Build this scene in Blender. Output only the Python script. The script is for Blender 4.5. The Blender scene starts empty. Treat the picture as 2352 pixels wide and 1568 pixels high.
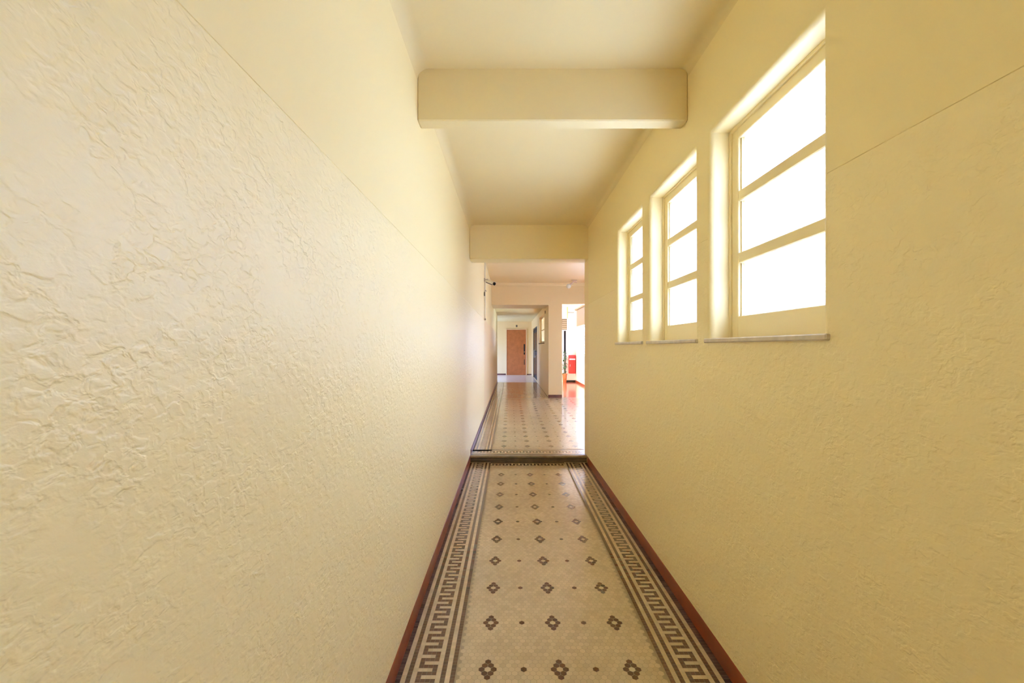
import bpy, math, random
from mathutils import Vector
random.seed(7)
C = bpy.context.scene.collection
sc = bpy.context.scene

# ------------------------------------------------------------------ dimensions (metres, camera at origin looking +Y)
XL, XR = -0.478, 0.9147          # corridor walls
EYE = 1.38
ZC = 2.81                         # corridor ceiling
YS = 5.18                         # step nosing
UP = 0.08                         # level of the upper floor
YB = -3.2                         # wall behind the camera
YW = 5.10                         # end of the right corridor wall
YH0, YH1 = 5.36, 11.1             # hall
XH = 3.6                          # hall right wall
ZH = 3.0                          # hall ceiling
XP = 0.977                        # passage right wall
YP = 16.0                         # passage end / cross lobby
YE = 20.0                         # end wall
XS = 2.40                         # side room right wall

# ------------------------------------------------------------------ materials
def mat(name, col, rough=0.6, spec=0.5, metal=0.0, bump=None, vary=0.0, vscale=3.0, coat=0.0, island=0.0):
    m = bpy.data.materials.new(name); m.use_nodes = True
    nt = m.node_tree; N = nt.nodes; L = nt.links
    b = N['Principled BSDF']
    b.inputs['Base Color'].default_value = (*col, 1)
    b.inputs['Roughness'].default_value = rough
    b.inputs['Specular IOR Level'].default_value = spec
    b.inputs['Metallic'].default_value = metal
    b.inputs['Coat Weight'].default_value = coat
    b.inputs['Coat Roughness'].default_value = 0.12
    tc = N.new('ShaderNodeTexCoord')
    cur = None
    if vary > 0:
        n = N.new('ShaderNodeTexNoise'); n.inputs['Scale'].default_value = vscale; n.inputs['Detail'].default_value = 5
        L.new(tc.outputs['Object'], n.inputs['Vector'])
        mr = N.new('ShaderNodeMapRange'); mr.inputs[1].default_value = 0.3; mr.inputs[2].default_value = 0.7
        mr.inputs[3].default_value = 1 - vary; mr.inputs[4].default_value = 1 + vary * 0.5
        L.new(n.outputs['Fac'], mr.inputs[0]); cur = mr.outputs[0]
    if island > 0:
        g = N.new('ShaderNodeNewGeometry')
        mr = N.new('ShaderNodeMapRange'); mr.inputs[3].default_value = 1 - island; mr.inputs[4].default_value = 1 + island
        L.new(g.outputs['Random Per Island'], mr.inputs[0])
        if cur is None: cur = mr.outputs[0]
        else:
            mm = N.new('ShaderNodeMath'); mm.operation = 'MULTIPLY'; L.new(cur, mm.inputs[0]); L.new(mr.outputs[0], mm.inputs[1]); cur = mm.outputs[0]
    if cur is not None:
        mx = N.new('ShaderNodeVectorMath'); mx.operation = 'SCALE'; mx.inputs[0].default_value = col
        L.new(cur, mx.inputs['Scale']); L.new(mx.outputs[0], b.inputs['Base Color'])
    if bump:
        sca, strength, dist = bump
        n = N.new('ShaderNodeTexNoise'); n.inputs['Scale'].default_value = sca; n.inputs['Detail'].default_value = 4
        L.new(tc.outputs['Object'], n.inputs['Vector'])
        bp = N.new('ShaderNodeBump'); bp.inputs['Strength'].default_value = strength; bp.inputs['Distance'].default_value = dist
        L.new(n.outputs['Fac'], bp.inputs['Height']); L.new(bp.outputs[0], b.inputs['Normal'])
    return m

PAINT = (0.885, 0.75, 0.405)
def plaster(name, col):
    """trowelled, oil-painted plaster: wandering ridges and creases"""
    m = bpy.data.materials.new(name); m.use_nodes = True
    nt = m.node_tree; N = nt.nodes; L = nt.links; b = N['Principled BSDF']
    b.inputs['Base Color'].default_value = (*col, 1)
    b.inputs['Roughness'].default_value = 0.47
    b.inputs['Specular IOR Level'].default_value = 0.95
    tc = N.new('ShaderNodeTexCoord')
    mp = N.new('ShaderNodeMapping'); mp.inputs['Rotation'].default_value = (math.radians(-35), 0, 0); mp.inputs['Scale'].default_value = (1, 0.8, 1.15)
    L.new(tc.outputs['Object'], mp.inputs['Vector'])
    n1 = N.new('ShaderNodeTexNoise'); n1.inputs['Scale'].default_value = 50; n1.inputs['Detail'].default_value = 2.6; n1.inputs['Distortion'].default_value = 0.35
    L.new(mp.outputs[0], n1.inputs['Vector'])
    # terraces: flat trowelled islands with soft-edged steps between them
    r = N.new('ShaderNodeMapRange'); r.interpolation_type = 'SMOOTHSTEP'; r.inputs[1].default_value = 0.40; r.inputs[2].default_value = 0.60
    L.new(n1.outputs['Fac'], r.inputs[0])
    # patches where the trowel left the surface flatter
    n2 = N.new('ShaderNodeTexNoise'); n2.inputs['Scale'].default_value = 11; n2.inputs['Detail'].default_value = 2
    L.new(tc.outputs['Object'], n2.inputs['Vector'])
    r2 = N.new('ShaderNodeMapRange'); r2.inputs[1].default_value = 0.35; r2.inputs[2].default_value = 0.65; r2.inputs[3].default_value = 0.15; L.new(n2.outputs['Fac'], r2.inputs[0])
    mu = N.new('ShaderNodeMath'); mu.operation = 'MULTIPLY'; L.new(r.outputs[0], mu.inputs[0]); L.new(r2.outputs[0], mu.inputs[1])
    n3 = N.new('ShaderNodeTexNoise'); n3.inputs['Scale'].default_value = 26; n3.inputs['Detail'].default_value = 5
    L.new(mp.outputs[0], n3.inputs['Vector'])
    ad = N.new('ShaderNodeMath'); ad.operation = 'MULTIPLY_ADD'; ad.inputs[1].default_value = 1.6
    L.new(n3.outputs['Fac'], ad.inputs[0]); L.new(mu.outputs[0], ad.inputs[2])
    bp = N.new('ShaderNodeBump'); bp.inputs['Strength'].default_value = 0.46; bp.inputs['Distance'].default_value = 0.003
    L.new(ad.outputs[0], bp.inputs['Height']); L.new(bp.outputs[0], b.inputs['Normal'])
    return m

M = {}
M['plaster'] = plaster('rough_plaster', PAINT)
M['paint'] = mat('smooth_paint', PAINT, 0.45, 0.4, bump=(120, 0.08, 0.001))
M['ceil'] = mat('ceiling_paint', (0.80, 0.67, 0.37), 0.7, 0.3, bump=(90, 0.06, 0.001))
M['hall'] = mat('hall_paint', (0.84, 0.66, 0.37), 0.42, 0.4, bump=(60, 0.08, 0.002))
M['white'] = mat('white_paint', (0.86, 0.83, 0.76), 0.5, 0.4, vary=0.02)
M['wood'] = mat('cream_woodwork', (0.875, 0.74, 0.425), 0.4, 0.5, bump=(70, 0.08, 0.001), vary=0.02)
M['marble'] = mat('grey_marble', (0.66, 0.58, 0.46), 0.3, 0.5, vary=0.15, vscale=22)
M['step'] = mat('step_stone', (0.34, 0.27, 0.18), 0.38, 0.5, vary=0.25, vscale=14)
M['nosing'] = mat('step_edge', (0.20, 0.15, 0.10), 0.35, 0.5, vary=0.25, vscale=14)
M['redbase'] = mat('red_oxide_baseboard', (0.30, 0.055, 0.013), 0.35, 0.5, vary=0.25, vscale=9)
M['mauvebase'] = mat('mauve_baseboard', (0.20, 0.085, 0.07), 0.35, 0.5, vary=0.2, vscale=9)
M['grout'] = mat('grout', (0.36, 0.29, 0.18), 0.7, 0.3)
M['cream_t'] = mat('cream_tile', (0.64, 0.51, 0.32), 0.22, 0.8, coat=0.5, island=0.09, vary=0.10, vscale=2.2)
M['brown_t'] = mat('brown_tile', (0.115, 0.052, 0.026), 0.20, 0.5, coat=0.5, island=0.18)
M['purple_t'] = mat('mauve_tile', (0.105, 0.062, 0.055), 0.24, 0.5, island=0.25)
M['pale_floor'] = mat('pale_terrazzo', (0.72, 0.69, 0.68), 0.22, 0.5, vary=0.12, vscale=30)
M['red_floor'] = mat('red_floor', (0.68, 0.16, 0.08), 0.2, 0.6, vary=0.15, vscale=5, coat=0.8)
M['doorwood'] = mat('brown_door', (0.50, 0.17, 0.055), 0.35, 0.5, vary=0.18, vscale=6)
M['doorframe'] = mat('door_casing', (0.80, 0.60, 0.36), 0.45, 0.4, vary=0.03)
M['dark'] = mat('dark_metal', (0.014, 0.012, 0.013), 0.6, 0.5, vary=0.2)
M['black'] = mat('black_plastic', (0.01, 0.01, 0.01), 0.25, 0.5, vary=0.1)
M['whitepl'] = mat('white_plastic', (0.80, 0.76, 0.66), 0.35, 0.5, vary=0.03)
M['greypl'] = mat('grey_plastic', (0.42, 0.38, 0.33), 0.4, 0.5, vary=0.05)
M['brass'] = mat('brass', (0.42, 0.29, 0.12), 0.35, 0.5, metal=0.9, vary=0.1)
M['opal'] = mat('opal_glass', (0.86, 0.86, 0.80), 0.15, 0.5, vary=0.01)
M['pinkmetal'] = mat('painted_metal', (0.66, 0.48, 0.36), 0.45, 0.5, vary=0.05)
M['red'] = mat('red_enamel', (0.72, 0.022, 0.018), 0.3, 0.5, vary=0.05)
M['terracotta'] = mat('terracotta', (0.45, 0.16, 0.06), 0.7, 0.3, vary=0.2, vscale=12)
M['soil'] = mat('soil', (0.05, 0.03, 0.018), 0.9, 0.2, vary=0.4, vscale=40)
M['leaf'] = mat('green_leaf', (0.045, 0.13, 0.035), 0.4, 0.5, vary=0.4, vscale=12)
M['blind'] = mat('beige_blind', (0.42, 0.31, 0.18), 0.8, 0.2, vary=0.05, vscale=20)
M['tan'] = mat('tan_panel', (0.22, 0.15, 0.06), 0.6, 0.3, vary=0.15, vscale=25)
M['ochre'] = mat('ochre_paint', (0.72, 0.58, 0.20), 0.5, 0.4, vary=0.05)

def glass_mat(name, frosted):
    m = bpy.data.materials.new(name); m.use_nodes = True
    nt = m.node_tree; N = nt.nodes; L = nt.links; N.remove(N['Principled BSDF'])
    out = N['Material Output']
    tr = N.new('ShaderNodeBsdfTransparent'); tr.inputs['Color'].default_value = (0.97, 0.98, 0.98, 1)
    gl = N.new('ShaderNodeBsdfGlossy'); gl.inputs['Roughness'].default_value = 0.12 if frosted else 0.02
    fr = N.new('ShaderNodeFresnel'); fr.inputs['IOR'].default_value = 1.4
    base = tr.outputs[0]
    if frosted:
        tl = N.new('ShaderNodeBsdfTranslucent')
        tc = N.new('ShaderNodeTexCoord')
        v = N.new('ShaderNodeTexVoronoi'); v.feature = 'SMOOTH_F1'; v.inputs['Scale'].default_value = 75
        n = N.new('ShaderNodeTexNoise'); n.inputs['Scale'].default_value = 30; n.inputs['Detail'].default_value = 3
        L.new(tc.outputs['Object'], n.inputs['Vector'])
        mp = N.new('ShaderNodeVectorMath'); mp.operation = 'MULTIPLY_ADD'; mp.inputs[1].default_value = (0.03, 0.03, 0.03)
        L.new(n.outputs['Color'], mp.inputs[0]); L.new(tc.outputs['Object'], mp.inputs[2]); L.new(mp.outputs[0], v.inputs['Vector'])
        bp = N.new('ShaderNodeBump'); bp.inputs['Strength'].default_value = 0.6; bp.inputs['Distance'].default_value = 0.004
        L.new(v.outputs['Distance'], bp.inputs['Height'])
        L.new(bp.outputs[0], tl.inputs['Normal']); L.new(bp.outputs[0], gl.inputs['Normal'])
        r = N.new('ShaderNodeMapRange'); r.inputs[1].default_value = 0; r.inputs[2].default_value = 0.8; r.inputs[3].default_value = 0.80; r.inputs[4].default_value = 0.98
        L.new(v.outputs['Distance'], r.inputs[0]); L.new(r.outputs[0], tl.inputs['Color'])
        mx = N.new('ShaderNodeMixShader'); mx.inputs[0].default_value = 1.0
        L.new(tr.outputs[0], mx.inputs[1]); L.new(tl.outputs[0], mx.inputs[2]); base = mx.outputs[0]
    m2 = N.new('ShaderNodeMixShader')
    fac = fr.outputs[0]
    if not frosted:                                   # reflect on the outer faces only
        g = N.new('ShaderNodeNewGeometry'); mm = N.new('ShaderNodeMath'); mm.operation = 'SUBTRACT'; mm.use_clamp = True
        L.new(fr.outputs[0], mm.inputs[0]); L.new(g.outputs['Backfacing'], mm.inputs[1]); fac = mm.outputs[0]
    L.new(fac, m2.inputs[0]); L.new(base, m2.inputs[1]); L.new(gl.outputs[0], m2.inputs[2]); L.new(m2.outputs[0], out.inputs['Surface'])
    return m
M['frost'] = glass_mat('frosted_glass', True)
M['glass'] = glass_mat('clear_glass', False)

# ------------------------------------------------------------------ mesh helpers
class MB:
    def __init__(s): s.v = []; s.f = []; s.mi = []; s.mats = []
    def mid(s, m):
        if m not in s.mats: s.mats.append(m)
        return s.mats.index(m)
    def face(s, pts, m):
        i = len(s.v); s.v += [tuple(p) for p in pts]; s.f.append(tuple(range(i, i + len(pts)))); s.mi.append(s.mid(m))
    def poly(s, vs, fs, m):
        i = len(s.v); s.v += [tuple(p) for p in vs]; k = s.mid(m)
        for f in fs: s.f.append(tuple(a + i for a in f)); s.mi.append(k)
    def box(s, x0, x1, y0, y1, z0, z1, m, bev=0.0):
        if bev <= 0:
            vs = [(x, y, z) for z in (z0, z1) for y in (y0, y1) for x in (x0, x1)]
            s.poly(vs, [(0, 2, 3, 1), (4, 5, 7, 6), (0, 1, 5, 4), (2, 6, 7, 3), (0, 4, 6, 2), (1, 3, 7, 5)], m)
        else:
            b = bev; vs = []; idx = {}
            for sx in (0, 1):
                for sy in (0, 1):
                    for sz in (0, 1):
                        X = (x0, x1)[sx]; Y = (y0, y1)[sy]; Z = (z0, z1)[sz]
                        dx = b if sx == 0 else -b; dy = b if sy == 0 else -b; dz = b if sz == 0 else -b
                        for ax, p in (('x', (X, Y + dy, Z + dz)), ('y', (X + dx, Y, Z + dz)), ('z', (X + dx, Y + dy, Z))):
                            idx[sx, sy, sz, ax] = len(vs); vs.append(p)
            fs = []
            for k in (0, 1):
                fs.append(tuple(idx[k, a, c, 'x'] for a, c in ((0, 0), (1, 0), (1, 1), (0, 1))))
                fs.append(tuple(idx[a, k, c, 'y'] for a, c in ((0, 0), (1, 0), (1, 1), (0, 1))))
                fs.append(tuple(idx[a, c, k, 'z'] for a, c in ((0, 0), (1, 0), (1, 1), (0, 1))))
            for a in (0, 1):
                for c in (0, 1):
                    fs.append((idx[a, c, 0, 'x'], idx[a, c, 1, 'x'], idx[a, c, 1, 'y'], idx[a, c, 0, 'y']))
                    fs.append((idx[a, 0, c, 'x'], idx[a, 1, c, 'x'], idx[a, 1, c, 'z'], idx[a, 0, c, 'z']))
                    fs.append((idx[0, a, c, 'y'], idx[1, a, c, 'y'], idx[1, a, c, 'z'], idx[0, a, c, 'z']))
                    for d in (0, 1): fs.append((idx[a, c, d, 'x'], idx[a, c, d, 'y'], idx[a, c, d, 'z']))
            s.poly(vs, fs, m)
    def tube(s, p0, p1, r0, r1, m, n=16, cap=True):
        p0 = Vector(p0); p1 = Vector(p1); d = (p1 - p0).normalized()
        u = d.orthogonal().normalized(); w = d.cross(u)
        vs = []
        for p, r in ((p0, r0), (p1, r1)):
            for i in range(n):
                a = 2 * math.pi * i / n; vs.append(p + u * (r * math.cos(a)) + w * (r * math.sin(a)))
        fs = [(i, (i + 1) % n, n + (i + 1) % n, n + i) for i in range(n)]
        if cap: fs += [tuple(range(n - 1, -1, -1)), tuple(range(n, 2 * n))]
        s.poly(vs, fs, m)
    def lathe(s, prof, c, m, n=24, cap=True):
        vs = []; k = len(prof)
        for r, z in prof:
            for i in range(n):
                a = 2 * math.pi * i / n; vs.append((c[0] + r * math.cos(a), c[1] + r * math.sin(a), c[2] + z))
        fs = [(j * n + i, j * n + (i + 1) % n, (j + 1) * n + (i + 1) % n, (j + 1) * n + i) for j in range(k - 1) for i in range(n)]
        if cap: fs += [tuple(range(n - 1, -1, -1)), tuple((k - 1) * n + i for i in range(n))]
        s.poly(vs, fs, m)
    def ball(s, c, r, m, n=20, sq=(1, 1, 1)):
        vs = []; fs = []; k = n // 2
        for j in range(k + 1):
            t = math.pi * j / k
            for i in range(n):
                a = 2 * math.pi * i / n
                vs.append((c[0] + sq[0] * r * math.sin(t) * math.cos(a), c[1] + sq[1] * r * math.sin(t) * math.sin(a), c[2] + sq[2] * r * math.cos(t)))
        for j in range(k):
            for i in range(n): fs.append((j * n + i, (j + 1) * n + i, (j + 1) * n + (i + 1) % n, j * n + (i + 1) % n))
        s.poly(vs, fs, m)
    def extrude(s, prof, y0, y1, m):
        """closed (x, z) profile pulled along Y"""
        n = len(prof)
        vs = [(x, y0, z) for x, z in prof] + [(x, y1, z) for x, z in prof]
        fs = [(i, (i + 1) % n, n + (i + 1) % n, n + i) for i in range(n)]
        k0 = len(s.f); s.poly(vs, fs + [tuple(range(n - 1, -1, -1)), tuple(range(n, 2 * n))], m)
        return k0
    def extrude_x(s, prof, x0, x1, m):
        n = len(prof)
        vs = [(x0, y, z) for y, z in prof] + [(x1, y, z) for y, z in prof]
        s.poly(vs, [(i, (i + 1) % n, n + (i + 1) % n, n + i) for i in range(n)] + [tuple(range(n - 1, -1, -1)), tuple(range(n, 2 * n))], m)
    def build(s, name, parent=None, smooth=None, fix=True, org=None):
        me = bpy.data.meshes.new(name)
        o = Vector(org) if org else Vector((0, 0, 0))
        me.from_pydata([tuple(Vector(v) - o) for v in s.v], [], s.f)
        for m in s.mats: me.materials.append(M[m])
        me.polygons.foreach_set('material_index', s.mi)
        me.update()
        if fix:
            import bmesh
            b = bmesh.new(); b.from_mesh(me)
            bmesh.ops.remove_doubles(b, verts=b.verts, dist=1e-5)
            bmesh.ops.recalc_face_normals(b, faces=b.faces)
            b.to_mesh(me); b.free()
        if smooth:
            me.polygons.foreach_set('use_smooth', [True] * len(me.polygons))
            me.set_sharp_from_angle(angle=math.radians(smooth))
        ob = bpy.data.objects.new(name, me); C.objects.link(ob); ob.location = o
        if parent is not None:
            ob.parent = parent; q = parent; base = Vector((0, 0, 0))
            while q is not None: base += Vector(q.location); q = q.parent
            ob.location = o - base
        return ob

def tag(o, label, cat, group=None, kind=None):
    o['label'] = label; o['category'] = cat
    if group: o['group'] = group
    if kind: o['kind'] = kind
    return o
def struct(mb, name, label, cat, **k):
    return tag(mb.build(name, **k), label, cat, kind='structure')
def empty(name, loc, label, cat, group=None, kind=None):
    o = bpy.data.objects.new(name, None); C.objects.link(o); o.location = loc; o.empty_display_size = 0.1
    return tag(o, label, cat, group, kind)

# ------------------------------------------------------------------ mosaic floors
U = 0.0203                        # border tile
HW = 0.02575                      # hexagon width
HR = 0.0225                       # hexagon row pitch
PX, PY = 0.3090, 14 * HR          # flower repeat
def hexagon(mb, x, y, z, m):
    w = HW * 0.5 - 0.0008; h = HR * 2 / 3 - 0.0008
    mb.face([(x + w, y + h / 2, z), (x, y + h, z), (x - w, y + h / 2, z), (x - w, y - h / 2, z), (x, y - h, z), (x + w, y - h / 2, z)], m)
def tile(mb, x0, x1, y0, y1, z, m):
    g = 0.00035
    mb.face([(x0 + g, y0 + g, z), (x1 - g, y0 + g, z), (x1 - g, y1 - g, z), (x0 + g, y1 - g, z)], m)
def hexfield(mb, x0, x1, y0, y1, z, fx, fy, keep):
    """hexagon field; flowers at fx + i*PX, fy + j*PY for which keep(i, j)"""
    j0 = math.floor((y0 - fy) / HR); j1 = math.ceil((y1 - fy) / HR)
    for j in range(j0, j1 + 1):
        y = fy + j * HR
        if y < y0 + HR * .5 or y > y1 - HR * .5: continue
        odd = j % 2
        i0 = math.floor((x0 - fx) / HW) - 1; i1 = math.ceil((x1 - fx) / HW) + 1
        for i in range(i0, i1 + 1):
            x = fx + (i + 0.5 * odd) * HW
            if x < x0 + HW * .42 or x > x1 - HW * .42: continue
            jj = (j + 7) // 14; dj = j - jj * 14
            a = i + 0.5 * odd
            ii = round(a / 12); da = a - ii * 12
            m = 'cream_t'
            if keep(fx + ii * PX, fy + jj * PY):
                if dj == 0 and abs(da) == 1: m = 'brown_t'
                elif abs(dj) == 1 and abs(da) == .5: m = 'brown_t'
                elif abs(dj) == 2 and da == 0: m = 'brown_t'
            if dj == 0:
                ih = math.floor(a / 12); 
                if a - ih * 12 == 6 and keep(fx + ih * PX, fy + jj * PY) and keep(fx + (ih + 1) * PX, fy + jj * PY): m = 'brown_t'
            hexagon(mb, x, y, z, m)
def vborder(mb, xw, s, xin, y0, y1, z, ph):
    """border along Y from the wall xw inward (s=+1/-1) to xin: mauve, cream, brown, cream, key(4), cream, brown, cream, brown"""
    xs = [xin + (-s) * U * k for k in range(0, 12)]            # from the field outward
    kinds = ['brown_t', 'cream_t', 'brown_t', 'cream_t', None, None, None, None, 'cream_t', 'brown_t', 'cream_t']
    n0 = math.ceil((y0 - ph) / U - 1e-6); n1 = math.floor((y1 - ph) / U + 1e-6)
    for n in range(n0, n1):
        ya = ph + n * U; yb = ya + U
        for k, kind in enumerate(kinds):
            xa, xb = sorted((xs[k], xs[k + 1]))
            m = kind
            if m is None:
                q = k - 4                                     # 0 = field side .. 3 = wall side
                r = n % 4
                m = 'brown_t'
                # seen from the camera: bars grow alternately from the left and the right stripe
                qq = q if s > 0 else 3 - q                    # 0 = right edge
                if r == 0 and qq >= 1: m = 'cream_t'          # from the left stripe
                if r == 2 and qq <= 2: m = 'cream_t'          # from the right stripe
            tile(mb, xa, xb, ya, yb, z, m)
        xa, xb = sorted((xs[11], xw))
        tile(mb, xa, xb, ya, yb, z, 'purple_t')
def hborder(mb, x0, x1, ys, s, z, ph, rows='bckkkc'):
    """border across, from ys inward (s=+1 away from the camera): brown, cream, key(3), cream"""
    n0 = math.ceil((x0 - ph) / U); n1 = math.floor((x1 - ph) / U)
    for n in range(n0, n1):
        xa = ph + n * U
        q = 0; nk = rows.count('k')
        for k, ch in enumerate(rows):
            ya, yb = sorted((ys + s * k * U, ys + s * (k + 1) * U))
            m = {'b': 'brown_t', 'c': 'cream_t', 'p': 'purple_t', 'k': 'brown_t'}[ch]
            if ch == 'k':
                r = n % 4
                if r == 0 and q < nk - 1: m = 'cream_t'
                if r == 2 and q > 0: m = 'cream_t'
                q += 1
            tile(mb, xa, xa + U, ya, yb, z, m)

FX, FY = -0.0968, 1.862
BIN_L, BIN_R = -0.2310, 0.6595                                 # inner edges of the borders
ZT = 0.0006
f = MB(); f.box(XL, XR, YB, YS + 0.05, -0.15, 0.0, 'grout')
vborder(f, XL, +1, BIN_L, YB, YS, ZT, 1.8593 - U / 2)
vborder(f, XR, -1, BIN_R, YB, YS, ZT, 1.8593 - U / 2)
hborder(f, BIN_L, BIN_R, YS + 0.018, -1, ZT, BIN_L, 'bbckkkkc')
hexfield(f, BIN_L, BIN_R, YB, YS + 0.018 - 8 * U, ZT, FX, FY, lambda x, y: -0.15 < x < 0.6 and y < 4.95)
struct(f, 'floor', 'cream and brown mosaic tile floor of the near corridor with key borders', 'floor', fix=False)

HFX, HFY = -0.085, 5.69
ZU = UP + ZT
f = MB(); f.box(XL, XH, YS + .055, YH1 + 0.1, -0.15, UP, 'grout')
vborder(f, XL, +1, BIN_L, 5.235 + 9 * U, YH1 + 0.1, ZU, 5.235 + 9 * U)
vborder(f, XH, -1, XH - 0.2406, 5.235 + 9 * U, YH1 - 0.02, ZU, 5.235 + 9 * U)
hborder(f, XL, XH, 5.235, +1, ZU, BIN_L, 'ppcbckkkkcbcb')
hborder(f, BIN_L, XH - 0.2406, YH1 + 0.09, -1, ZU, BIN_L)
hexfield(f, BIN_L, XH - 0.2406, 5.235 + 13 * U, YH1 + 0.09 - 6 * U, ZU, HFX, HFY, lambda x, y: -0.2 < x < XH - 0.3 and 5.6 < y < 10.85)
struct(f, 'floor', 'raised mosaic tile floor of the bright hall beyond the step', 'floor', fix=False)

f = MB(); f.box(XL, XP, YH1 + 0.1, YP - 0.1, -0.15, UP, 'grout')
vborder(f, XL, +1, BIN_L, YH1 + 0.11, YP - 0.1, ZU, 5.31)
vborder(f, XP, -1, XP - 0.2406, YH1 + 0.11, YP - 0.1, ZU, 5.31)
hborder(f, BIN_L, XP - 0.2406, YH1 + 0.11, +1, ZU, BIN_L)
hexfield(f, BIN_L, XP - 0.2406, YH1 + 0.11 + 6 * U, YP - 0.1, ZU, -0.06, 11.6, lambda x, y: -0.15 < x < 0.65)
struct(f, 'floor', 'shaded mosaic tile floor of the narrow passage after the hall', 'floor', fix=False)
f = MB(); f.box(-2.6, XP, YP - 0.1, YE, -0.15, UP, 'pale_floor')
struct(f, 'floor', 'pale grey floor of the cross lobby before the brown door', 'floor')
f = MB(); f.box(XP + 0.2, XS + 0.3, YH1 + 0.1, YP, -0.15, UP, 'red_floor')
struct(f, 'floor', 'glossy red floor of the sunlit side room', 'floor')

# step: riser, recessed band, overhanging nosing
s_ = MB()
s_.extrude_x([(YS, 0.062), (YS + 0.004, 0.058), (YS + 0.022, 0.056), (YS + 0.055, 0.056), (YS + 0.055, 0.0812), (YS + 0.012, 0.0815), (YS + 0.003, 0.079), (YS, 0.074)], XL, XR, 'step')
s_.extrude_x([(YS + 0.026, 0.0), (YS + 0.026, 0.02), (YS + 0.018, 0.026), (YS + 0.018, 0.044), (YS + 0.026, 0.05), (YS + 0.026, 0.057), (YS + 0.055, 0.057), (YS + 0.055, 0.0)], XL, XR, 'nosing')
struct(s_, 'trim_1', 'low brown stone step with rounded nosing across the corridor', 'step', smooth=40)

# ------------------------------------------------------------------ left wall (one run from behind the camera to the lobby)
ZL = 1.876
w = MB()
def left_run(y0, y1, ztop, low):
    x = XL; t = 0.25
    prof = [(x, -0.15), (x, ZL - 0.0013), (x - 0.002, ZL), (x, ZL + 0.0013), (x, ztop), (x - t, ztop), (x - t, -0.15)]
    k = w.extrude(prof, y0, y1, 'paint')
    w.mi[k] = w.mid(low)
left_run(YB, 8.0, 3.05, 'plaster')
left_run(8.0, YP, 3.05, 'hall')
struct(w, 'wall_left', 'long cream left wall, rough glossy plaster below a scored line', 'wall')

# ------------------------------------------------------------------ right wall with three deep window openings
WIN = [(-2.10, -1.345), (-1.23, -0.475), (1.256, 2.019), (2.132, 2.885), (3.009, 3.749)]  # first two openings lie behind the camera, added to balance the light
WZ0, WZ1 = 1.404, 2.385
R = 0.026
w = MB()
YBK = [YB] + [b for a in WIN for b in a] + [YW]
ZBK = [-0.15, WZ0, 1.8787, 1.880, 1.8813, WZ1, 3.05]
def gx(z): return XR + (0.002 if abs(z - 1.880) < 1e-6 else 0)
for i in range(len(YBK) - 1):
    for j in range(len(ZBK) - 1):
        if i % 2 == 1 and WZ0 - 1e-6 <= ZBK[j] and ZBK[j + 1] <= WZ1 + 1e-6: continue
        y0, y1, z0, z1 = YBK[i], YBK[i + 1], ZBK[j], ZBK[j + 1]
        w.face([(gx(z0), y0, z0), (gx(z0), y1, z0), (gx(z1), y1, z1), (gx(z1), y0, z1)], 'plaster' if z1 <= 1.8788 else 'paint')
        w.face([(XR + 0.25, y0, z0), (XR + 0.25, y0, z1), (XR + 0.25, y1, z1), (XR + 0.25, y1, z0)], 'paint')
for y0, y1 in WIN:
    rings = []
    for k in range(7):
        th = math.pi / 2 * k / 6
        rings.append((R * (1 - math.sin(th)), XR + R * (1 - math.cos(th))))
    rings.append((0, XR + 0.25))
    def ring(o, x):
        a, b = y0 + R - o, y1 - R + o; t = WZ1 - R + o
        return [(x, a, WZ0), (x, b, WZ0), (x, b, t), (x, a, t)]
    for k in range(len(rings) - 1):
        A = ring(*rings[k]); B = ring(*rings[k + 1])
        for e in range(4): w.face([A[e], A[(e + 1) % 4], B[(e + 1) % 4], B[e]], 'paint')
    e = XR + 0.25                                                    # outer lip closing the rounded margin
    A = ring(R, e); B = ring(0, e)
    for q in range(1, 4): w.face([A[q], A[(q + 1) % 4], B[(q + 1) % 4], B[q]], 'paint')
for y in (YB, YW): w.face([(XR, y, -.15), (XR + .25, y, -.15), (XR + .25, y, 3.05), (XR, y, 3.05)], 'paint')
w.face([(XR, YB, -.15), (XR, YW, -.15), (XR + .25, YW, -.15), (XR + .25, YB, -.15)], 'paint')
w.face([(XR, YB, 3.05), (XR, YW, 3.05), (XR + .25, YW, 3.05), (XR + .25, YB, 3.05)], 'paint')
struct(w, 'wall_right', 'cream right wall of the near corridor pierced by three windows', 'wall', smooth=35)

w = MB(); w.box(XL - .25, XR + .25, YB - .2, YB, -.15, 3.05, 'paint')
struct(w, 'wall_back', 'cream wall closing the corridor behind the viewer', 'wall')

# baseboards of the near corridor
b = MB(); b.extrude([(XL, 0), (XL + 0.003, 0), (XL + 0.003, 0.085), (XL + 0.0015, 0.09), (XL, 0.091)], YB, YS + 0.02, 'redbase')
struct(b, 'baseboard_left', 'red oxide baseboard along the left corridor wall', 'baseboard')
b = MB(); b.extrude([(XR, 0), (XR - 0.003, 0), (XR - 0.003, 0.080), (XR - 0.0015, 0.084), (XR, 0.085)], YB, YS - 0.03, 'redbase')
struct(b, 'baseboard_right', 'red oxide baseboard under the windows on the right wall', 'baseboard')
b = MB(); b.extrude([(XL, UP), (XL + 0.008, UP), (XL + 0.008, UP + 0.06), (XL, UP + 0.065)], YS + 0.055, YP, 'mauvebase')
struct(b, 'baseboard_left', 'dark mauve baseboard along the left wall of hall and passage', 'baseboard')

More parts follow.
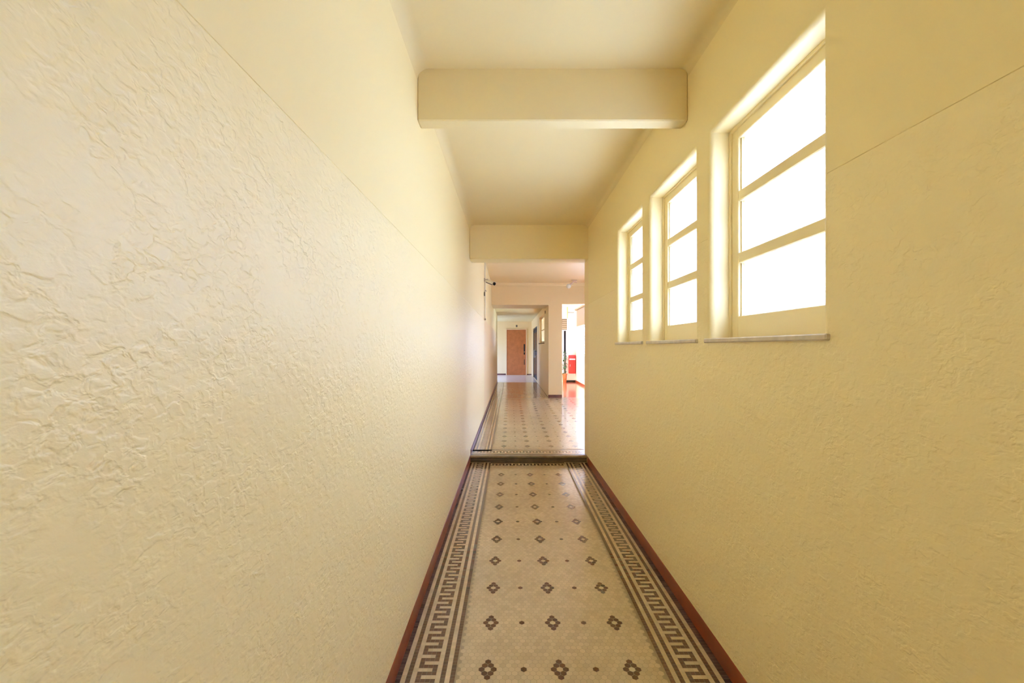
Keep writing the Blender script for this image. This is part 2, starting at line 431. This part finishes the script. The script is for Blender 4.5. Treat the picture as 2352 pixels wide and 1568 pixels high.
# ceiling of the near corridor, softly coved
c = MB(); r = 0.06; prof = [(XL - .2, 3.04), (XL - .2, ZC - r), (XL, ZC - r)]
for k in range(1, 7):
    t = math.pi / 2 * k / 6; prof.append((XL + r * (1 - math.cos(t)), ZC - r + r * math.sin(t)))
r2 = 0.04
for k in range(0, 7):
    t = math.pi / 2 * k / 6; prof.append((XR - r2 + r2 * math.sin(t), ZC - r2 * (1 - math.cos(t))))
prof += [(XR + .2, ZC - r2), (XR + .2, 3.04)]
c.extrude(prof, YB, 5.20, 'ceil')
struct(c, 'ceiling', 'cream plaster ceiling of the near corridor', 'ceiling', smooth=40)
b = MB(); b.box(XL, XR, 2.240, 2.328, 2.543, ZC + .01, 'ceil', 0.006)
struct(b, 'trim_2', 'cream boxed beam crossing the corridor ceiling before the windows', 'beam')
b = MB(); b.box(XL, XR + .25, YW + 0.02, 5.36, 2.412, 3.06, 'paint', 0.006)
struct(b, 'trim_3', 'cream lintel over the step where the corridor opens to the hall', 'lintel')

# ------------------------------------------------------------------ windows of the corridor: parts frame, muntin x2, pane x3, sill
def corridor_window(n, y0, y1, label):
    e = empty('window_%d' % n, (1.04, (y0 + y1) / 2, WZ0), label, 'window', kind='structure')
    a, b_ = y0 + R - 0.002, y1 - R + 0.002; t = WZ1 - R + 0.002; zb = 1.418
    X0, X1 = 1.010, 1.075; st = 0.066
    fr = MB()
    fr.box(X0, X1, a, a + st, zb, t, 'wood', .003); fr.box(X0, X1, b_ - st, b_, zb, t, 'wood', .003)
    fr.box(X0, X1, a + st - .004, b_ - st + .004, 2.303, t, 'wood', .003); fr.box(X0, X1, a + st - .004, b_ - st + .004, zb, 1.516, 'wood', .003)
    # inner bead around the glazing
    fr.box(X0 + .012, X1 - .02, a + st, a + st + .008, 1.516, 2.303, 'wood'); fr.box(X0 + .012, X1 - .02, b_ - st - .008, b_ - st, 1.516, 2.303, 'wood')
    # thin stop moulding against the plaster
    fr.box(X0 - .010, X0 + .004, a, a + .014, zb, t, 'wood', .003); fr.box(X0 - .010, X0 + .004, b_ - .014, b_, zb, t, 'wood', .003)
    fr.box(X0 - .010, X0 + .004, a, b_, t - .014, t, 'wood', .003)
    fr.build('frame', e, smooth=35)
    ya, yb = a + st, b_ - st
    lv = [1.516, 1.749, 1.797, 2.023, 2.071, 2.303]
    for k in (1, 3):
        m = MB(); m.box(X0 + .002, X1 - .004, ya - .002, yb + .002, lv[k], lv[k + 1], 'wood', .004)
        m.build('muntin', e, smooth=35)
    for k in (0, 2, 4):
        p = MB(); p.box(1.034, 1.039, ya - .003, yb + .003, lv[k] - .003, lv[k + 1] + .003, 'frost')
        p.build('pane', e)
    s = MB(); s.box(XR - 0.014, 1.17, y0 - .012, y1 + .012, 1.398, 1.418, 'marble', .004)
    o = s.build('sill', e, smooth=35); o['label'] = 'thin grey marble sill'
    return e
corridor_window(1, *WIN[2], 'nearest and largest-looking frosted three-pane window, right wall')
corridor_window(2, *WIN[3], 'frosted three-pane window between the nearest and farthest ones on the right wall')
corridor_window(3, *WIN[4], 'farthest frosted three-pane window on the right wall beside the lintel')
corridor_window(8, *WIN[1], 'unseen frosted window just behind the viewer, added for light')  # this window and the next are added, out of view, to light the near corridor
corridor_window(9, *WIN[0], 'unseen rearmost frosted window behind the viewer, added for light')

# ------------------------------------------------------------------ hall
w = MB(); w.box(XR + .25, XH + .25, YW + .02, YH0, -.15, 3.06, 'hall')
w.box(XR, XR + .25, YW, YH0, -.15, 2.412, 'hall', .004)
struct(w, 'wall_near', 'cream cross wall end at the right edge of the opening above the step', 'wall')

def pierced_x(mb, x0, x1, y0, y1, z0, z1, holes, m):
    """wall slab lying in the YZ plane with rectangular holes (ya, yb, za, zb), sorted, apart"""
    y = y0
    for ya, yb, za, zb in holes:
        if ya > y: mb.box(x0, x1, y, ya, z0, z1, m)
        mb.box(x0, x1, ya, yb, z0, za, m); mb.box(x0, x1, ya, yb, zb, z1, m); y = yb
    if y < y1: mb.box(x0, x1, y, y1, z0, z1, m)
HW_ = [(5.7, 7.6, 0.35, 1.85), (8.0, 9.3, 0.35, 1.85)]  # openings out of view, added and sized for the light in the hall
w = MB(); pierced_x(w, XH, XH + .25, YH0, YH1 + .2, -.15, 3.06, HW_, 'hall')
struct(w, 'wall_side', 'cream outer wall of the hall with unseen windows added for daylight', 'wall')
c = MB(); c.box(XL - .2, XH + .25, YH0 - .05, YH1 + .1, ZH, ZH + .12, 'hall')
struct(c, 'ceiling', 'cream ceiling of the hall beyond the lintel', 'ceiling')
t = MB()
t.extrude_x([(YH1, ZH), (YH1, ZH - .075), (YH1 - .012, ZH - .07), (YH1 - .02, ZH - .045), (YH1 - .05, ZH - .02), (YH1 - .06, ZH)], XL, XH, 'hall')
struct(t, 'trim_4', 'thin cornice where hall ceiling meets the facing wall', 'cornice', smooth=30)
# facing wall with the passage opening (left) and the side room doorway (right)
XD0, XD1, ZD = 1.320, 2.32, 2.470
w = MB()
w.box(XL, XP, YH1, YH1 + 1.05, 2.446, 3.06, 'hall')
w.box(XP, XD0, YH1, YH1 + .2, -.15, 3.06, 'hall')
w.box(XD0, XD1, YH1, YH1 + .2, ZD, 3.06, 'hall')
w.box(XD1, XH, YH1, YH1 + .2, -.15, 3.06, 'hall')
struct(w, 'wall_front', 'tan facing wall of the hall with passage opening and bright doorway', 'wall')
b = MB(); b.box(XP - .008, XD0, YH1 - .010, YH1, UP, UP + .075, 'mauvebase', .003)
struct(b, 'baseboard_front', 'mauve baseboard under the pier between passage and bright doorway', 'baseboard')

# passage + lobby
w = MB(); DY0, DY1, DZ = 15.85, 18.6, 2.14; PW = (12.5, 14.58, 1.5, 2.34)
pierced_x(w, XP, XP + .2, YH1 + .2, YE, -.15, 2.75, [PW, (DY0, DY1, UP, DZ)], 'hall')
struct(w, 'wall_right', 'tan right wall of the passage with the dark double door', 'wall')
c = MB(); c.box(-2.8, XP + .2, YH1 + 1.0, YE + .1, 2.53, 2.75, 'ceil')
struct(c, 'ceiling', 'low cream ceiling over passage and lobby', 'ceiling')
w = MB(); w.box(-2.8, XP + .2, YE, YE + .2, -.15, 2.75, 'hall')
struct(w, 'wall_end', 'pinkish cream end wall around the brown door', 'wall')
w = MB(); w.box(-2.8, XL - .25, YP - .2, YP, -.15, 2.75, 'hall')
struct(w, 'wall_lobby', 'cream return wall of the cross lobby left of the passage', 'wall')
w = MB(); pierced_x(w, -2.8, -2.6, YP, YE, -.15, 2.75, [(16.9, 19.3, 0.5, 1.75)], 'hall')
struct(w, 'wall_lobby', 'outer wall of the cross lobby with an unseen window added for daylight', 'wall')
b = MB(); b.box(-2.6, -0.19, YE - .012, YE, UP, UP + .07, 'mauvebase'); b.box(.75, XP, YE - .012, YE, UP, UP + .05, 'mauvebase')
struct(b, 'baseboard_end', 'dark red baseboard on the end wall beside the brown door', 'baseboard')

def grid_window(n, axis, x0, x1, y0, y1, z0, z1, nv, nh, label, gm='glass', tm='white'):
    """frame, muntins, one pane per opening in a wall lying along Y"""
    xm = (x0 + x1) / 2
    e = empty('window_%d' % n, (xm, (y0 + y1) / 2, z0), label, 'window', kind='structure')
    f_ = MB(); d = .03; t_ = .055
    f_.box(xm - d, xm + d, y0, y0 + t_, z0, z1, tm); f_.box(xm - d, xm + d, y1 - t_, y1, z0, z1, tm)
    f_.box(xm - d, xm + d, y0 + t_, y1 - t_, z0, z0 + t_, tm); f_.box(xm - d, xm + d, y0 + t_, y1 - t_, z1 - t_, z1, tm)
    f_.build('frame', e)
    for k in range(1, nv):
        y = y0 + (y1 - y0) * k / nv; m = MB(); m.box(xm - .02, xm + .02, y - .018, y + .018, z0 + t_, z1 - t_, tm); m.build('muntin', e)
    for k in range(1, nh):
        z = z0 + (z1 - z0) * k / nh; m = MB(); m.box(xm - .018, xm + .018, y0 + t_, y1 - t_, z - .015, z + .015, tm); m.build('muntin', e)
    p = MB(); p.box(xm - .003, xm + .003, y0 + t_ - .004, y1 - t_ + .004, z0 + t_ - .004, z1 - t_ + .004, gm); p.build('pane', e)
    return e
grid_window(4, 0, XH, XH + .25, *HW_[0], 4, 3, 'unseen frosted gridded hall window nearer the corridor, added for light', 'frost')
grid_window(5, 0, XH, XH + .25, *HW_[1], 2, 3, 'unseen frosted gridded hall window nearer the facing wall, added for light', 'frost')
grid_window(6, 0, -2.8, -2.6, 16.9, 19.3, 0.5, 1.75, 2, 2, 'unseen clear window added to light the cross lobby from the left')  # out of view, added and sized to brighten the lobby and end wall

grid_window(10, 0, XP + .06, XP + .14, *PW, 3, 2, 'cream framed inner window high in the right wall of the passage', 'glass', 'wood')
t = MB(); t.box(XP - .03, XP + .07, PW[0] - .04, PW[1] + .02, 1.47, 1.50, 'tan', .004)
struct(t, 'trim_5', 'dark sill of the inner window in the passage wall', 'sill')

# side room
w = MB(); SW = (11.75, 15.55, 1.08, 2.72)
pierced_x(w, XS, XS + .25, YH1 + .2, YP + .2, -.15, 3.06, [SW], 'white')
struct(w, 'wall_side', 'sunlit white wall of the side room under its windows', 'wall')
grid_window(7, 0, XS, XS + .25, *SW, 5, 5, 'sunlit gridded side room window seen through the doorway')
GX0, GX1 = 1.97, 2.06                                            # tall dark gap in the back wall
w = MB()
w.box(XP + .2, GX0, YP, YP + .2, -.15, 3.06, 'white'); w.box(GX1, XS, YP, YP + .2, -.15, 3.06, 'white')
w.box(GX0, GX1, YP, YP + .2, 1.97, 3.06, 'white'); w.box(GX0 - .1, GX1 + .1, YP + .2, YP + .3, -.15, 2.1, 'dark')
struct(w, 'wall_rear', 'white rear wall of the side room with a narrow dark gap', 'wall')
c = MB(); c.box(XP, XS + .25, YH1 + .15, YP + .2, 2.95, 3.06, 'white')
struct(c, 'ceiling', 'white ceiling of the side room', 'ceiling')
b = MB(); b.extrude([(XS, UP), (XS - .012, UP), (XS - .012, UP + .07), (XS, UP + .075)], YH1 + .2, YP, 'redbase')
struct(b, 'baseboard_side', 'red baseboard along the sunlit side room wall', 'baseboard')
b = MB(); b.box(GX1, XS - .012, YP - .014, YP, UP, UP + .07, 'black')
struct(b, 'baseboard_rear', 'black baseboard below the red cabinet', 'baseboard')
t = MB(); t.box(1.86, 2.08, YP - .03, YP, 2.00, 2.40, 'tan', .004)
for k in range(5): t.box(1.87, 2.07, YP - .036, YP - .03, 2.03 + k * .072, 2.07 + k * .072, 'blind')
tag(t.build('louvre_panel', org=(1.97, YP, 2.0)), 'tan louvred panel above the narrow dark gap in the side room', 'panel')
t = MB(); t.box(2.075, 2.11, YP - .05, YP, 2.42, 2.84, 'ochre', .004)
t.box(2.11, 2.34, YP - .035, YP - .015, 2.62, 2.65, 'greypl')
tag(t.build('bracket', org=(2.09, YP, 2.42)), 'ochre upright bracket with grey arm high on the side room wall', 'bracket')

# ------------------------------------------------------------------ doors
e = empty('door_1', (.28, YE, UP), 'orange brown flush door at the far end of the passage', 'door', kind='structure')
d = MB(); d.box(-.16, .72, YE - .035, YE - .004, UP + .005, 2.16, 'doorwood', .004); leaf = d.build('door_leaf', e, org=(.28, YE - .02, UP))
d = MB(); d.box(-.20, -.16, YE - .05, YE, UP, 2.21, 'doorframe', .005); d.box(.72, .76, YE - .05, YE, UP, 2.21, 'doorframe', .005); d.box(-.16, .72, YE - .05, YE, 2.16, 2.21, 'doorframe', .005)
d.build('door_frame', e)
d = MB(); d.box(.615, .675, YE - .042, YE - .034, 1.02, 1.50, 'dark', .003); d.box(.63, .66, YE - .042, YE - .034, .55, .8, 'dark', .003)
o = d.build('lock_plate', leaf); o['label'] = 'dark lock plate'
d = MB(); d.tube((.645, YE - .04, 1.14), (.645, YE - .08, 1.14), .011, .011, 'brass'); d.ball((.645, YE - .092, 1.14), .028, 'brass')
d.build('door_knob', leaf, smooth=50)

e = empty('door_2', (XP, (DY0 + DY1) / 2, UP), 'black double door in the right wall of the passage', 'door', kind='structure')
d = MB(); x = XP + .03
d.box(x - .02, x + .05, DY0, DY0 + .07, UP, DZ, 'dark', .004); d.box(x - .02, x + .05, DY1 - .07, DY1, UP, DZ, 'dark', .004); d.box(x - .02, x + .05, DY0 + .07, DY1 - .07, DZ - .07, DZ, 'dark', .004)
d.build('door_frame', e)
ym = (DY0 + DY1) / 2; leaves = []
for a, b_ in ((DY0 + .07, ym - .004), (ym + .004, DY1 - .07)):
    d = MB(); d.box(x + .005, x + .04, a, b_, UP + .008, DZ - .07, 'dark', .004)
    d.box(x - .003, x + .006, a + .12, b_ - .12, 1.2, DZ - .2, 'black', .003); d.box(x - .003, x + .006, a + .12, b_ - .12, UP + .15, 1.05, 'black', .003)
    leaves.append(d.build('door_leaf', e))
for yk, lf in zip((ym - .09, ym + .09), leaves):
    d = MB(); d.tube((x - .05, yk, .95), (x - .05, yk, 1.25), .012, .012, 'greypl'); d.tube((x - .05, yk, .98), (x + .006, yk, .98), .008, .008, 'greypl'); d.tube((x - .05, yk, 1.22), (x + .006, yk, 1.22), .008, .008, 'greypl')
    d.build('pull_handle', lf)

# ------------------------------------------------------------------ things
# security camera on the left wall above the trunking
cx, cy, cz = XL, 7.95, 2.60
e = empty('security_camera', (cx, cy, cz), 'white bullet security camera with black lens high on the left wall', 'security camera')
d = MB(); d.tube((cx, cy, cz), (cx + .018, cy, cz), .036, .032, 'greypl'); d.build('wall_plate', e, smooth=40)
d = MB(); d.tube((cx + .012, cy, cz), (cx + .06, cy - .01, cz + .005), .011, .011, 'greypl'); d.ball((cx + .062, cy - .01, cz + .003), .017, 'greypl'); d.build('arm', e, smooth=50)
dirv = Vector((.80, -.46, -.38)).normalized(); p0 = Vector((cx + .035, cy + .01, cz - .01)); p1 = p0 + dirv * .19
d = MB(); d.tube(p0, p1, .026, .028, 'whitepl', 20); hs = d.build('housing', e, smooth=40)
d = MB(); d.tube(p1 - dirv * .012, p1 + dirv * .014, .0285, .0285, 'black', 20); d.build('lens_ring', hs, smooth=40)
d = MB(); d.ball(p1 + dirv * .012, .020, 'dark', 16); d.build('lens', hs, smooth=60)
up = Vector((0, 0, .034))
d = MB(); q0 = p0 + up; q1 = p1 + dirv * .04 + up; sd = dirv.cross(Vector((0, 0, 1))).normalized() * .032; th = Vector((0, 0, .005))
vs = [q0 - sd, q0 + sd, q1 + sd, q1 - sd]; vs = vs + [v + th for v in vs]
d.poly(vs, [(3, 2, 1, 0), (4, 5, 6, 7), (0, 1, 5, 4), (1, 2, 6, 5), (2, 3, 7, 6), (3, 0, 4, 7)], 'whitepl')
d.build('sun_shield', hs)
d = MB(); qb = p0 - Vector((0, 0, .030)); 
d.tube(qb, qb + dirv * .14, .010, .010, 'black', 10); d.build('cable', e, smooth=50)

e = empty('cable_trunking', (XL, 8.02, 1.87), 'slim cream cable trunking running down the left wall below the camera', 'trunking')
d = MB(); d.box(XL, XL + .024, 8.0, 8.04, 1.90, ZH, 'whitepl', .003); d.build('duct', e)
d = MB(); d.box(XL, XL + .032, 7.985, 8.055, 1.87, 1.90, 'greypl', .004); d.build('end_cap', e)
e = empty('junction_box', (XL, 7.90, 2.32), 'small dark junction box on the left wall under the security camera', 'junction box')
d = MB(); d.box(XL, XL + .022, 7.87, 7.94, 2.30, 2.37, 'nosing', .005); d.build('box_body', e)
d = MB(); d.tube((XL + .012, 7.905, 2.37), (XL + .03, 7.905, 2.41), .006, .006, 'greypl', 8); d.tube((XL + .03, 7.905, 2.41), (XL + .045, 7.905, 2.38), .006, .006, 'greypl', 8); d.build('cable', e)

# lamp on the hall ceiling
lx, ly = 1.56, 10.62
e = empty('ceiling_lamp', (lx, ly, ZH), 'unlit white globe lamp on a short tilted arm at the hall ceiling', 'lamp')
d = MB(); d.lathe([(.065, 0), (.065, -.018), (.045, -.03), (.02, -.034)], (lx, ly, ZH), 'pinkmetal', 24); d.build('ceiling_rose', e, smooth=40)
d = MB(); d.tube((lx, ly, ZH - .03), (lx - .06, ly, ZH - .075), .012, .012, 'pinkmetal'); d.tube((lx, ly, ZH - .03), (lx + .065, ly, ZH - .062), .011, .009, 'pinkmetal'); d.build('arm', e, smooth=50)
d = MB(); d.tube((lx - .055, ly, ZH - .07), (lx - .095, ly, ZH - .105), .022, .026, 'pinkmetal'); d.build('lamp_holder', e, smooth=40)
d = MB(); d.ball((lx - .135, ly, ZH - .145), .058, 'opal', 24); d.build('globe', e, smooth=60)

# plate above the end door
d = MB(); d.box(.255, .335, YE - .012, YE, 2.28, 2.38, 'nosing', .003)
tag(d.build('number_plate', org=(.295, YE, 2.28)), 'small dark plate on the wall above the brown door', 'plate')

d = MB(); d.box(XP - .02, XP, 12.05, 12.13, 2.30, 2.38, 'tan', .004)
tag(d.build('junction_box', org=(XP, 12.09, 2.3)), 'tiny brown box high on the passage wall before the inner window', 'junction box')

# red fire cabinet
fx0, fx1, fz0, fz1 = 2.135, 2.375, .405, 1.075
e = empty('fire_cabinet', ((fx0 + fx1) / 2, YP, fz0), 'red fire cabinet with a white band on the side room wall', 'cabinet')
d = MB(); d.box(fx0, fx1, YP - .17, YP, fz0, fz1, 'red', .008); d.build('body', e)
d = MB(); d.box(fx0 + .012, fx1 - .012, YP - .182, YP - .17, fz0 + .015, fz1 - .015, 'red', .004); cd = d.build('cabinet_door', e)
d = MB(); d.box(fx0 + .012, fx1 - .012, YP - .185, YP - .181, .905, .945, 'white'); o = d.build('band', cd); o['label'] = 'white band across the door'
d = MB(); d.box(fx0 + .03, fx0 + .05, YP - .198, YP - .182, .66, .74, 'greypl', .003); d.build('handle', cd)

# potted plant
px, py = 1.975, 15.80
e = empty('potted_plant', (px, py, UP), 'slender dark green plant in a terracotta pot by the bright doorway', 'plant')
d = MB(); d.lathe([(.058, 0), (.062, .005), (.080, .25), (.080, .27), (.092, .27), (.092, .325), (.080, .325), (.075, .29)], (px, py, UP), 'terracotta', 28); d.build('pot', e, smooth=35)
d = MB(); d.lathe([(.0, .29), (.076, .292)], (px, py, UP), 'soil', 24, cap=False); d.build('soil', e)
d = MB(); st = [(px, py, UP + .29), (px + .01, py, UP + .6), (px - .004, py + .005, UP + .9), (px + .006, py, UP + 1.12)]
for a, b_ in zip(st, st[1:]): d.tube(a, b_, .012, .010, 'nosing', 8)
d.build('stem', e, smooth=60)
d = MB(); rnd = random.Random(3)
for k in range(58):
    hgt = rnd.uniform(.34, 1.15); an = rnd.uniform(0, 6.283); ln = rnd.uniform(.09, .15); tl = rnd.uniform(-.3, .7)
    o = Vector((px, py, UP + hgt)); dv = Vector((math.cos(an) * math.cos(tl), math.sin(an) * math.cos(tl), math.sin(tl)))
    sd = dv.cross(Vector((0, 0, 1))).normalized() * ln * .36; nn = sd.cross(dv).normalized() * .006
    a = o + dv * .01; mid = o + dv * ln * .5 + nn; tip = o + dv * ln - Vector((0, 0, ln * .25))
    vs = [a, mid - sd, mid + sd, tip, mid + nn]
    d.poly(vs, [(0, 1, 4), (0, 4, 2), (1, 3, 4), (4, 3, 2)], 'leaf')
d.build('foliage', e, fix=False)

# roller blind at the side room window
e = empty('roller_blind', (XS - .06, 13.65, 2.07), 'beige roller blind half lowered over the side room window', 'blind')
d = MB(); d.tube((XS - .06, 11.7, 2.70), (XS - .06, 15.6, 2.70), .035, .035, 'blind'); d.build('roller', e, smooth=40)
d = MB(); d.box(XS - .032, XS - .026, 11.75, 15.55, 2.09, 2.70, 'blind'); d.build('cloth', e)
d = MB(); d.box(XS - .038, XS - .02, 11.75, 15.55, 2.07, 2.095, 'white', .003); d.build('bottom_bar', e)

# ------------------------------------------------------------------ daylight
wd = bpy.data.worlds.new('World'); sc.world = wd; wd.use_nodes = True
N = wd.node_tree.nodes; L = wd.node_tree.links
bg = N['Background']; bg.inputs['Strength'].default_value = 6.0
tc = N.new('ShaderNodeTexCoord'); sp = N.new('ShaderNodeSeparateXYZ'); L.new(tc.outputs['Generated'], sp.inputs[0])
cr = N.new('ShaderNodeValToRGB'); mr = N.new('ShaderNodeMapRange'); mr.inputs[1].default_value = -1; mr.inputs[2].default_value = 1
L.new(sp.outputs['Z'], mr.inputs[0]); L.new(mr.outputs[0], cr.inputs[0])
cr.color_ramp.elements[0].position = 0.46; cr.color_ramp.elements[0].color = (.42, .55, .80, 1)
cr.color_ramp.elements[1].position = 0.54; cr.color_ramp.elements[1].color = (.57, .84, 1.72, 1)
L.new(cr.outputs[0], bg.inputs['Color'])

sl = bpy.data.lights.new('sun', 'SUN'); sl.energy = 14.0; sl.angle = math.radians(0.6); sl.color = (.78, .95, 1.30)
so = bpy.data.objects.new('sun', sl); C.objects.link(so); so.location = (8, 8, 8)
so.rotation_euler = Vector((-.72, .12, -.68)).to_track_quat('-Z', 'Y').to_euler()

# ------------------------------------------------------------------ camera
cam = bpy.data.cameras.new('camera'); co = bpy.data.objects.new('camera', cam); C.objects.link(co)
co.location = (0, 0, EYE); co.rotation_euler = (math.pi / 2, 0, 0)
cam.sensor_width = 36; cam.lens = 1000 / 2352 * 36; cam.clip_start = .02
cam.shift_x = 4 / 2352; cam.shift_y = 12 / 2352
sc.camera = co
vs = sc.view_settings; vs.view_transform = 'Standard'; vs.look = 'None'; vs.gamma = 1; vs.use_curve_mapping = False; vs.exposure = 1.67
cy_ = sc.cycles
cy_.max_bounces = 14; cy_.diffuse_bounces = 10; cy_.glossy_bounces = 5; cy_.transparent_max_bounces = 12; cy_.transmission_bounces = 8
cy_.sample_clamp_indirect = 10; cy_.use_denoising = True
